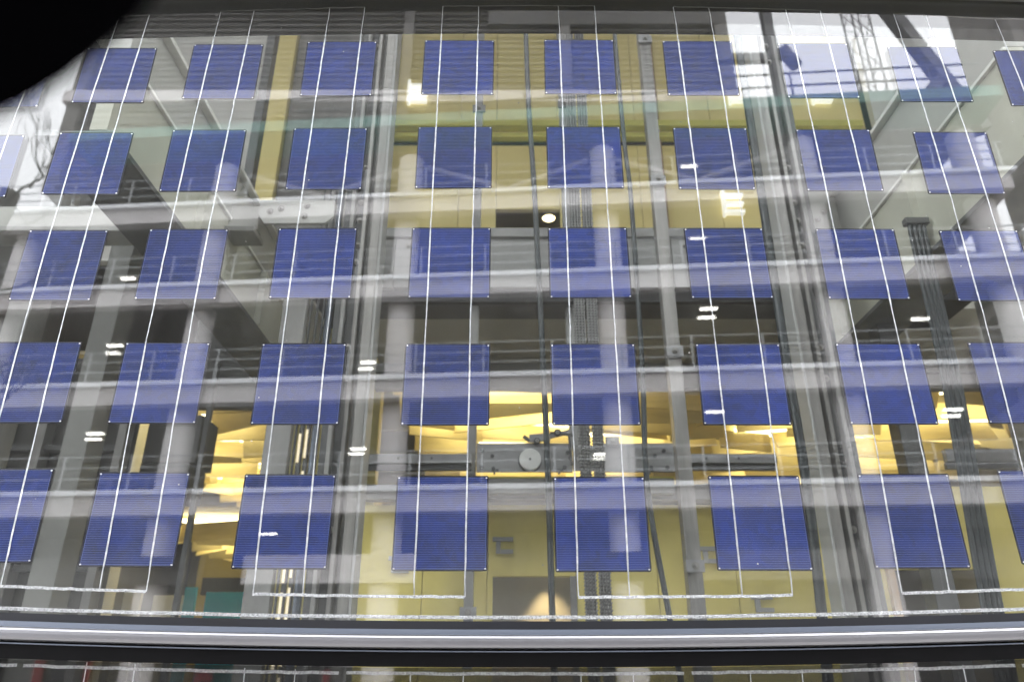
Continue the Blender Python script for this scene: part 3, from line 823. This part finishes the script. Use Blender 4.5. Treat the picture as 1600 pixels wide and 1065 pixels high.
le = thing('landing_lintel', (0.3, 1.95, 2.28), 'smooth grey lintel band under the lift door gear', 'lintel')
box(-0.165, 0.682, 1.93, 1.99, 2.287, 2.352).build('band', M['steel_lt'], le, .002)
box(-0.66, 1.36, 1.992, 2.06, 2.275, 2.34).build('band', M['steel'], le, .002)
box(-0.165, 0.682, 1.925, 1.99, 2.353, 2.359).build('yellow_edge', M['yellow_rail'], le)
lw = thing('landing_wall', (0.35, 2.1, 0.02), 'yellow lacquered landing wall with a dark doorway under the lintel', 'wall')
for a, b in ((-0.72, -0.402), (-0.399, -0.122), (0.262, 0.61), (0.613, 0.95), (0.953, 1.36)):
    box(a, b, 2.1, 2.14, 0.02, 2.272).build('panel', M['yellow'], lw, .002)
box(-0.119, 0.259, 2.1, 2.14, 1.966, 2.272).build('panel', M['yellow'], lw, .002)
box(-0.121, -0.098, 2.085, 2.099, 0.02, 1.966).build('door_jamb', M['yellow'], lw)
box(0.233, 0.26, 2.085, 2.099, 0.02, 1.966).build('door_jamb', M['steel'], lw)
for k, (x, z) in enumerate(((-0.50, 2.02), (-0.05, 2.10), (0.85, 2.06), (1.05, 1.86))):
    f = thing('fitting_or_glow', (x, 2.08, z), 'small pale fitting on the yellow landing wall, %s from the left' % ('first', 'second', 'third', 'fourth')[k], 'wall fitting', 'pale fittings on the landing wall')
    box(x - .05, x + .04, 2.085, 2.099, z + .012, z + .03).build('bar', M['flange'], f)
    box(x - .035, x - .015, 2.085, 2.099, z - .04, z + .011).build('stem', M['flange'], f)
    box(x - .014, x + .04, 2.085, 2.099, z - .04, z - .022).build('bar', M['flange'], f)
# doorway interior
structure('corridor_wall', box(-0.3, 0.6, 3.4, 3.45, 0.02, 2.3), M['soffit'])
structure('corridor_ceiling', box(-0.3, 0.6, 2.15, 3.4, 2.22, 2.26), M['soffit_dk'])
cp = thing('corridor_lamp', (0.19, 3.0, 2.2), 'small warm spot lamp in the doorway of the landing wall', 'lamp')
MB().cyl((0.20, 3.27, 2.219), (0.20, 3.27, 2.195), .03, 14).build('rim', M['steel_lt'], cp)
MB().cyl((0.20, 3.27, 2.194), (0.20, 3.27, 2.188), .024, 14).build('bulb', M['warm_lamp'], cp)
sp_d = bpy.data.lights.new("corridor_spot", 'SPOT'); sp_d.energy = 1.6; sp_d.spot_size = R(62); sp_d.color = (1, .72, .36); sp_d.shadow_soft_size = .03
sp = bpy.data.objects.new("corridor_spot", sp_d); COL.objects.link(sp); sp.location = (0.20, 3.27, 2.17); sp.rotation_euler = (R(6), 0, 0)

# ------------------------------------------------------------------ left bay: dark partitions and shop
dp = thing('dark_partition', (-2.3, 2.4, 0.02), 'dark glazed partition with grey mullions in the lower left bay', 'partition')
box(-4.1, -1.95, 2.44, 2.48, 0.02, 3.12).build('glazing', M['dark_wall'], dp)
for x, w, m in ((-3.35, .10, 'steel'), (-2.95, .07, 'grey_wall'), (-2.62, .13, 'grey_wall'), (-2.38, .05, 'steel'), (-2.14, .09, 'grey_wall'), (-1.97, .04, 'steel')):
    box(x - w / 2, x + w / 2, 2.36, 2.438, 0.02, 3.12).build('mullion', M[m], dp)
for z in (2.02, 2.6): box(-4.1, -1.95, 2.38, 2.437, z, z + .03).build('transom', M['steel_dk'], dp)
dk = thing('plant_rack', (-1.72, 2.6, 2.2), 'dark equipment rack hanging at the left edge of the timber ceiling', 'rack')
box(-1.94, -1.66, 2.55, 2.78, 2.58, 2.84).build('case', M['dark_wall'], dk, .004)
box(-1.94, -1.69, 2.55, 2.78, 2.44, 2.577).build('tray', M['dark_wall'], dk)
box(-1.95, -1.72, 2.53, 2.549, 2.50, 2.52).build('rail', M['steel_dk'], dk)
lv = thing('louvre_panel', (-2.75, 2.3, 2.9), 'small dark louvred vent panel at the far left', 'vent')
box(-3.05, -2.45, 2.31, 2.35, 2.82, 3.05).build('frame', M['grey_wall'], lv)
for k in range(9): MB().bar((-3.03, 2.30, 2.835 + .025 * k), (-2.47, 2.30, 2.835 + .025 * k), .02, .006).build('blade', M['steel_dk'], lv)
structure('void_wall', box(-1.94, -1.24, 2.9, 2.96, 3.0, 3.58), M['dark_wall'])
# goods in the shop
def board(x0, x1, y, z0, z1, m, label, cat='display board'):
    g = thing('display_board', ((x0 + x1) / 2, y, z0), label, cat)
    box(x0, x1, y, y + .03, z0, z1).build('panel', M[m], g, .003)
    box(x0, x1, y + .031, y + .4, 0.02, z0 + .02).build('stand', M['grey_wall'], g)
board(-2.50, -2.28, 4.2, 1.3, 2.07, 'white', 'white poster board at the left of the turquoise shop boards')
board(-2.27, -2.19, 4.15, 1.3, 2.12, 'teal', 'narrow turquoise upright beside the white poster board')
board(-2.18, -1.80, 4.3, 1.3, 2.10, 'teal', 'wide turquoise board in the shop behind the flat grey column')
board(-2.66, -2.54, 4.1, 1.3, 2.09, 'white', 'white upright sheet in the shop left of the thin dark post')
tag(box(-2.3, -1.5, 4.5, 4.56, 2.10, 2.22).build('shop_shelf', M['dark_wall']), 'dark shelf band above the turquoise shop boards', 'shelf')
tag(box(-3.6, -1.45, 7.6, 7.66, 0.02, 3.3).build('shop_wall', M['ochre']), 'ochre back wall of the shop in the left bay', 'wall')
sc_ = thing('shop_column', (-2.72, 3.6, 0.02), 'pale round shop column glowing warm in the lower left', 'column')
MB().cyl((-2.62, 3.6, 0.02), (-2.62, 3.6, 3.15), .14, 24).build('shaft', M['white'], sc_)
timber(-3.0, -1.45, 5.0, 7.5, 2.62, 8, 'lower step of the zigzag timber ceiling deeper in the shop', 21)
# right bay lower
rw_ = thing('landing_wall', (2.6, 2.3, 0.02), 'yellow wall with brown doorway in the lower right bay', 'wall')
for a, b in ((1.42, 1.72), (2.12, 2.55), (2.553, 3.1), (3.103, 4.15)): box(a, b, 2.3, 2.34, 0.02, 2.40).build('panel', M['yellow'], rw_)
box(1.723, 2.117, 2.3, 2.34, 2.02, 2.40).build('panel', M['yellow'], rw_)
box(1.69, 1.722, 2.27, 2.298, 0.02, 2.02).build('door_jamb', M['brown'], rw_)
box(2.118, 2.15, 2.27, 2.298, 0.02, 2.02).build('door_jamb', M['brown'], rw_)
structure('corridor_wall', box(1.5, 2.5, 3.2, 3.25, 0.02, 2.6), M['dark_wall'])
rl = thing('corridor_lamp', (1.80, 2.9, 1.9), 'amber wall lamp glowing in the doorway of the right bay', 'lamp')
MB().cyl((1.80, 2.9, 1.93), (1.80, 2.9, 1.80), .03, 14, .045).build('shade', M['amber'], rl)
MB().cyl((1.80, 2.9, 1.80), (1.80, 2.9, 1.78), .02, 10).build('holder', M['steel_dk'], rl)
rg = thing('door_gear', (2.1, 1.9, 2.42), 'end of a second lift door rail at the right edge', 'lift door gear')
box(1.86, 3.2, 1.90, 1.93, 2.42, 2.475).build('side_rail', M['gear'], rg, .002)
box(1.86, 3.2, 1.915, 1.935, 2.39, 2.417).build('track', M['steel_dk'], rg)
post('steel_column', 2.05, 2.19, 1.62, 1.74, ZB, 3.1, M['steel'], 'grey steel column at the right edge behind the solar glass', 'column')
post('steel_column', 2.24, 2.29, 1.60, 1.64, ZB, 3.1, M['steel_lt'], 'thin pale upright beside the grey column at the right edge', 'post')

# ================================================================== OPPOSITE BUILDING (seen mirrored in the glass)
OB = Vector((0, -17.8, 0)); ROT = math.atan(0.073)
ob = thing('office_building', OB, 'pale office block with open galleries and round white columns across the street', 'building')
ob.rotation_euler = (0, 0, ROT)
def op(name, mb, m):
    o = bpy.data.objects.new(name, mb.mesh(name, m)); COL.objects.link(o); o.parent = ob; return o
# local frame: x along the street, y = 0 is the gallery edge, y < 0 is inside
FL = [5.92, 9.0, 12.12, 15.0]
XL, XR, XT = -24.0, 14.6, -14.6
for i, z in enumerate(FL):
    op('fascia', MB().box(XL, XR, -0.35, 0.0, z - .62, z - .10), M['fascia'])
    op('ledge', MB().box(XL, XR + .12, -0.5, 0.14, z - .097, z + .03), M['ledge'])
    op('gallery_slab', MB().box(XL, XR - .05, -12.0, -0.353, z - .45, z - .10), M['ceil_far'])
    op('side_fascia', MB().box(XR - .35, XR - .003, -12.0, -0.36, z - .62, z - .46), M['fascia'])
    # railing
    rl_ = MB()
    for h in (.35, .65, .95): rl_.bar((XL, .05, z + h), (XR, .05, z + h), .028, .024)
    op('railing', rl_, M['rail'])
    x = XL + .4
    me_ = MB().box(-.025, .025, -.02, .02, 0, .95).mesh('railing_post', M['rail'])
    while x < XR:
        o = bpy.data.objects.new('railing_post', me_); COL.objects.link(o); o.parent = ob; o.location = (x, .05, z + .03); x += 1.9
op('roof_edge', MB().box(XT, XR + .3, -1.0, .35, 17.45, 17.85), M['green'])
op('roof_slab', MB().box(XT, XR, -12, -1.003, 17.4, 17.8), M['ceil_far'])
rr = MB()
for h in (.5, 1.0): rr.bar((XT, .2, 17.85 + h), (XR, .2, 17.85 + h), .05, .05)
x = XT + .3
while x < XR: rr.bar((x, .2, 17.85), (x, .2, 18.85), .05, .05); x += 2.1
op('roof_railing', rr, M['crane'])
colm = MB().cyl((0, 0, 0), (0, 0, 1), .40, 20).mesh('column', M['col_white'])
zz = [0.0] + FL
for x in (-22.1, -15.9, -9.6, -3.4, 2.85, 9.1, 14.0):
    for i in range(5):
        z0 = zz[i] + (.03 if i else 0); z1 = (FL + [17.4])[i] - .62
        if i == 4 and x < XT: continue
        o = bpy.data.objects.new('column', colm); COL.objects.link(o); o.parent = ob
        o.location = (x, -.85, z0); o.scale = (1, 1, z1 - z0 + .14)
# cross braces in the top storey
br = MB()
for xa in (-9.6, -3.4, 2.85):
    for za, zb_ in ((15.2, 17.2), (17.2, 15.2)):
        q = MB().bar((xa + .4, -1.6, za), (xa + 5.8, -1.6, zb_), .14, .14)
        op('brace', q, M['fascia'])
# recessed glazing, mullions and doors
for i in range(5):
    z0 = zz[i]; z1 = (FL + [17.4])[i] - .45
    xl = XL if i < 4 else XT
    op('glazing', MB().box(xl, XR - .4, -9.4, -9.2, z0 + .03, z1), M['recess'])
    mm = MB(); x = xl + 1.1; rm = random.Random(i)
    while x < XR - 1:
        mm.box(x - .07, x + .07, -9.18, -9.05, z0 + .03, z1)
        if rm.random() < .35: mm.box(x + .15, x + 1.2, -9.18, -9.12, z0 + .9, z0 + 2.2)
        x += 1.55
    op('mullions', mm, M['ceil_far'])["kind"] = 'stuff'
# fluorescent tube pairs under the gallery ceilings
lampm = MB().box(-.26, .26, -.055, .055, -.05, 0).mesh('lamp_tube', M['tube_lamp'])
# (x along the street, depth behind the gallery edge, storey, two tubes or one)
for x, dep, i, n in ((-14.2, 3.7, 3, 1), (-14.2, 3.8, 2, 2), (-14.1, 3.7, 1, 2), (-15.1, 6.2, 0, 1),
                     (-5.8, 5.9, 2, 2), (-5.95, 6.1, 1, 2), (-7.9, 4.0, 0, 1), (-8.5, 6.3, 0, 1),
                     (5.9, 2.4, 4, 1), (5.9, 2.4, 3, 1), (5.9, 2.4, 2, 2), (5.8, 2.3, 1, 1), (6.0, 7.0, 0, 2),
                     (2.6, 7.4, 1, 2), (-1.4, 5.6, 0, 1), (-1.9, 7.6, 0, 1), (12.2, 7.4, 0, 2), (12.6, 3.0, 2, 1), (12.9, 3.2, 1, 2), (3.9, 6.6, 0, 1), (-19.8, 3.7, 2, 2), (-19.8, 3.7, 1, 2)):
    for k in range(n):
        o = bpy.data.objects.new('lamp_tube', lampm); COL.objects.link(o); o.parent = ob
        o.location = ((x * (1 - .024 * k) + .10 * k), -dep + .62 * k, (FL + [17.85])[i] - .453)
# ground floor shop panels
for x0, x1, m in ((-20, -14.5, 'recess'), (-13.5, -8, 'recess'), (-7, -2.5, 'fascia'), (-1.5, 3.5, 'recess'), (4.5, 8.6, 'louvre'), (9.6, 14, 'recess')):
    op('shop_sign', MB().box(x0, x1, -.5, -.36, 3.6, 4.3), M[m])
op('shop_front', MB().box(XL, XR - .5, -3.0, -2.9, 0.03, 5.2), M['recess'])
for x0, x1, z0, z1 in ((-13.7, -13.4, .9, 1.9), (-12.2, -12.0, 1.2, 2.0), (-10.6, -10.4, .8, 1.9), (-9.0, -8.5, 1.3, 1.6), (-5.4, -5.2, 1.0, 1.6)):
    op('shop_poster', MB().box(x0, x1, -2.88, -2.80, z0, z1), M['red'])
# set-back louvred upper storeys
ub = thing('louvred_tower', (-3, -24, 17.85), 'brown grey louvred tower rising behind the gallery block', 'building')
UX0, UX1 = -17.5, 8.9
box(UX0, UX1, -34, -22.2, 17.86, 34).build('wall', M['louvre'], ub)
lm_ = MB()
z = 18.2
while z < 34:
    lm_.bar((UX0 + .5, -22.1, z), (UX1 - .5, -22.1, z + .0), .12, .06); z += .30
for x0, x1 in ((UX0 - .05, UX0 + .48), (UX1 - .48, UX1 + .05), (-4.5, -4.1), (2.0, 2.4)): box(x0, x1, -22.19, -21.9, 17.87, 34).build('corner_trim', M['louvre'], ub)
tag(lm_.build('louvres', M['louvre'], ub), kind='stuff')
box(UX0 - .2, UX1 + .2, -22.2, -21.75, 22.0, 22.55).build('band', M['fascia'], ub)
box(-1, UX1 - .3, -22.18, -21.86, 26.2, 30).build('panel', M['ceil_far'], ub)
# roof steelwork
rm_ = thing('roof_mast', (9.6, -19.5, 17.85), 'dark steel mast with a cross arm on the roof of the gallery block', 'mast')
box(9.45, 9.80, -19.9, -19.6, 17.86, 30).build('post', M['crane'], rm_)
MB().bar((7.4, -19.7, 22.1), (9.9, -19.7, 22.2), .3, .3).build('arm', M['crane'], rm_)
MB().cyl((9.9, -19.5, 22.4), (10.3, -19.5, 21.6), .24, 12).build('joint', M['crane'], rm_)
rf = thing('roof_brace', (14.6, -19.5, 17.85), 'dark diagonal steel braces on the roof corner of the gallery block', 'brace')
MB().bar((13.2, -19.2, 26.0), (16.1, -19.2, 18.4), .5, .4).build('strut', M['crane'], rf)
MB().bar((15.2, -19.2, 20.7), (12.9, -19.2, 18.3), .45, .4).build('strut', M['crane'], rf)
# tower crane mast
ck = thing('tower_crane', (38, -60, 0), 'lattice mast of a tower crane far beyond the rooftops', 'crane')
def lattice(a, b, w, n, r):
    a, b = Vector(a), Vector(b); mb = MB()
    cs = [(-w, -w), (w, -w), (w, w), (-w, w)]
    for c in cs: mb.bar(a + Vector((c[0], c[1], 0)), b + Vector((c[0], c[1], 0)), r, r)
    for k in range(n):
        z0 = a.z + (b.z - a.z) * k / n; z1 = a.z + (b.z - a.z) * (k + 1) / n
        for i in range(4):
            p, q = cs[i], cs[(i + 1) % 4]
            if k % 2: p, q = q, p
            mb.bar((a.x + p[0], a.y + p[1], z0), (a.x + q[0], a.y + q[1], z1), r * .6, r * .6)
    return mb
lattice((38, -60, 0), (38, -60, 92), .95, 40, .13).build('mast', M['crane'], ck)
jb = MB()
jb.bar((38, -60, 88), (70, -64, 96), .3, .3); jb.bar((38, -60, 86), (70, -64, 94.5), .3, .3)
for k in range(16): jb.bar((38 + 2 * k, -60 - .25 * k, 86 + .53 * k), (39 + 2 * k, -60.1 - .25 * k, 88.2 + .5 * k), .15, .15)
jb.build('jib', M['crane'], ck)
# grey stone block further right
nb = thing('stone_block', (30, -24, 0), 'grey rough stone block beyond the corner of the gallery block', 'building')
box(20.8, 40, -25.2, -22, 0.0, 42).build('wall', M['brick'], nb)
for k in range(11):
    for j in range(6):
        box(21.6 + j * 3.1, 23.1 + j * 3.1, -21.99, -21.9, 3 + k * 3.4, 5 + k * 3.4).build('window', M['recess'], nb)
tb = thing('terrace_house', (18, -27, 0), 'grey terrace house set back beyond the corner of the gallery block', 'house')
box(15.4, 30, -31, -26.5, 0.0, 17.5).build('wall', M['brick'], tb)
box(15.3, 30, -31, -26.3, 17.51, 17.9).build('cornice', M['fascia'], tb)
for k in range(5):
    for j in range(5):
        w_ = box(16.4 + j * 2.7, 17.6 + j * 2.7, -26.49, -26.4, 1.6 + k * 3.2, 3.5 + k * 3.2).build('window', M['recess'], tb)
        box(16.3 + j * 2.7, 17.7 + j * 2.7, -26.49, -26.3, 1.45 + k * 3.2, 1.58 + k * 3.2).build('sill', M['fascia'], tb)
# bare street tree on the left
tt = thing('bare_tree', (-11.6, -12.9, 0), 'leafless dark street tree beside the gallery block', 'tree')
rt = random.Random(11)
tk = MB(); tk.tube(spline([(-11.6, -12.9, -.1), (-11.5, -12.9, 4), (-11.65, -12.8, 8), (-11.4, -12.9, 11.5)]), .2, 8, None)
tk.build('trunk', M['bark'], tt)
cr = MB()
def branch(p, d, l, r, dep):
    q = p + d * l
    m_ = (p + q) / 2 + Vector((rt.uniform(-.1, .1), rt.uniform(-.1, .1), rt.uniform(-.1, .1))) * l
    cr.tube([p, m_, q], r, 5, [r, r * .8, r * .55])
    if dep:
        for k in range(3):
            nd = (d + Vector((rt.uniform(-.8, .8), rt.uniform(-.8, .8), rt.uniform(-.3, .7)))).normalized()
            branch(p + d * l * rt.uniform(.5, 1), nd, l * rt.uniform(.55, .75), r * .55, dep - 1)
for k in range(9):
    z = 5.5 + k * .68
    a = k * 2.4
    branch(Vector((-11.55, -12.88, z)), Vector((math.cos(a), math.sin(a), .55)).normalized(), 1.5, .034, 4)
tag(cr.build('crown', M['bark'], tt), kind='stuff')

# ================================================================== NEAR THE CAMERA
# black strap hanging close to the lens
# a limp loop of webbing, written about its own middle and hung up tilted
st = MB(); vs = []; fs = []
path = [(-0.0633, -0.0225), (-0.0253, -0.0105), (-0.0077, -0.0040), (0.0000, 0.0000), (0.0052, 0.0040), (0.0112, 0.0105), (0.0207, 0.0275), (0.0287, 0.0615)]
path = [(p.x, p.y) for p in spline([(a, b, 0) for a, b in path], 6)]
N_ = len(path)
for i, (x, y) in enumerate(path):
    p, q = path[max(i - 1, 0)], path[min(i + 1, N_ - 1)]
    d = Vector((q[0] - p[0], q[1] - p[1])).normalized(); nn = Vector((d.y, -d.x))
    for k in range(12):
        a = 2 * math.pi * k / 12
        u_, w_ = math.cos(a) * .019, math.sin(a) * .004
        vs.append((x + nn.x * u_, y + nn.y * u_, w_))
for i in range(N_ - 1):
    for k in range(12): fs.append((i * 12 + k, i * 12 + (k + 1) % 12, i * 12 + 12 + (k + 1) % 12, i * 12 + 12 + k))
fs += [tuple(range(12)), tuple((N_ - 1) * 12 + k for k in reversed(range(12)))]
st.add(vs, fs, True)
so = st.build('strap', M['strap'])
so.location = (-0.1019, -1.1554, 1.7039); so.rotation_euler = (R(113.74), 0, 0)
tag(so, 'black out-of-focus strap close to the camera in the top left corner', 'strap')

# blender appends .001 to repeats by itself
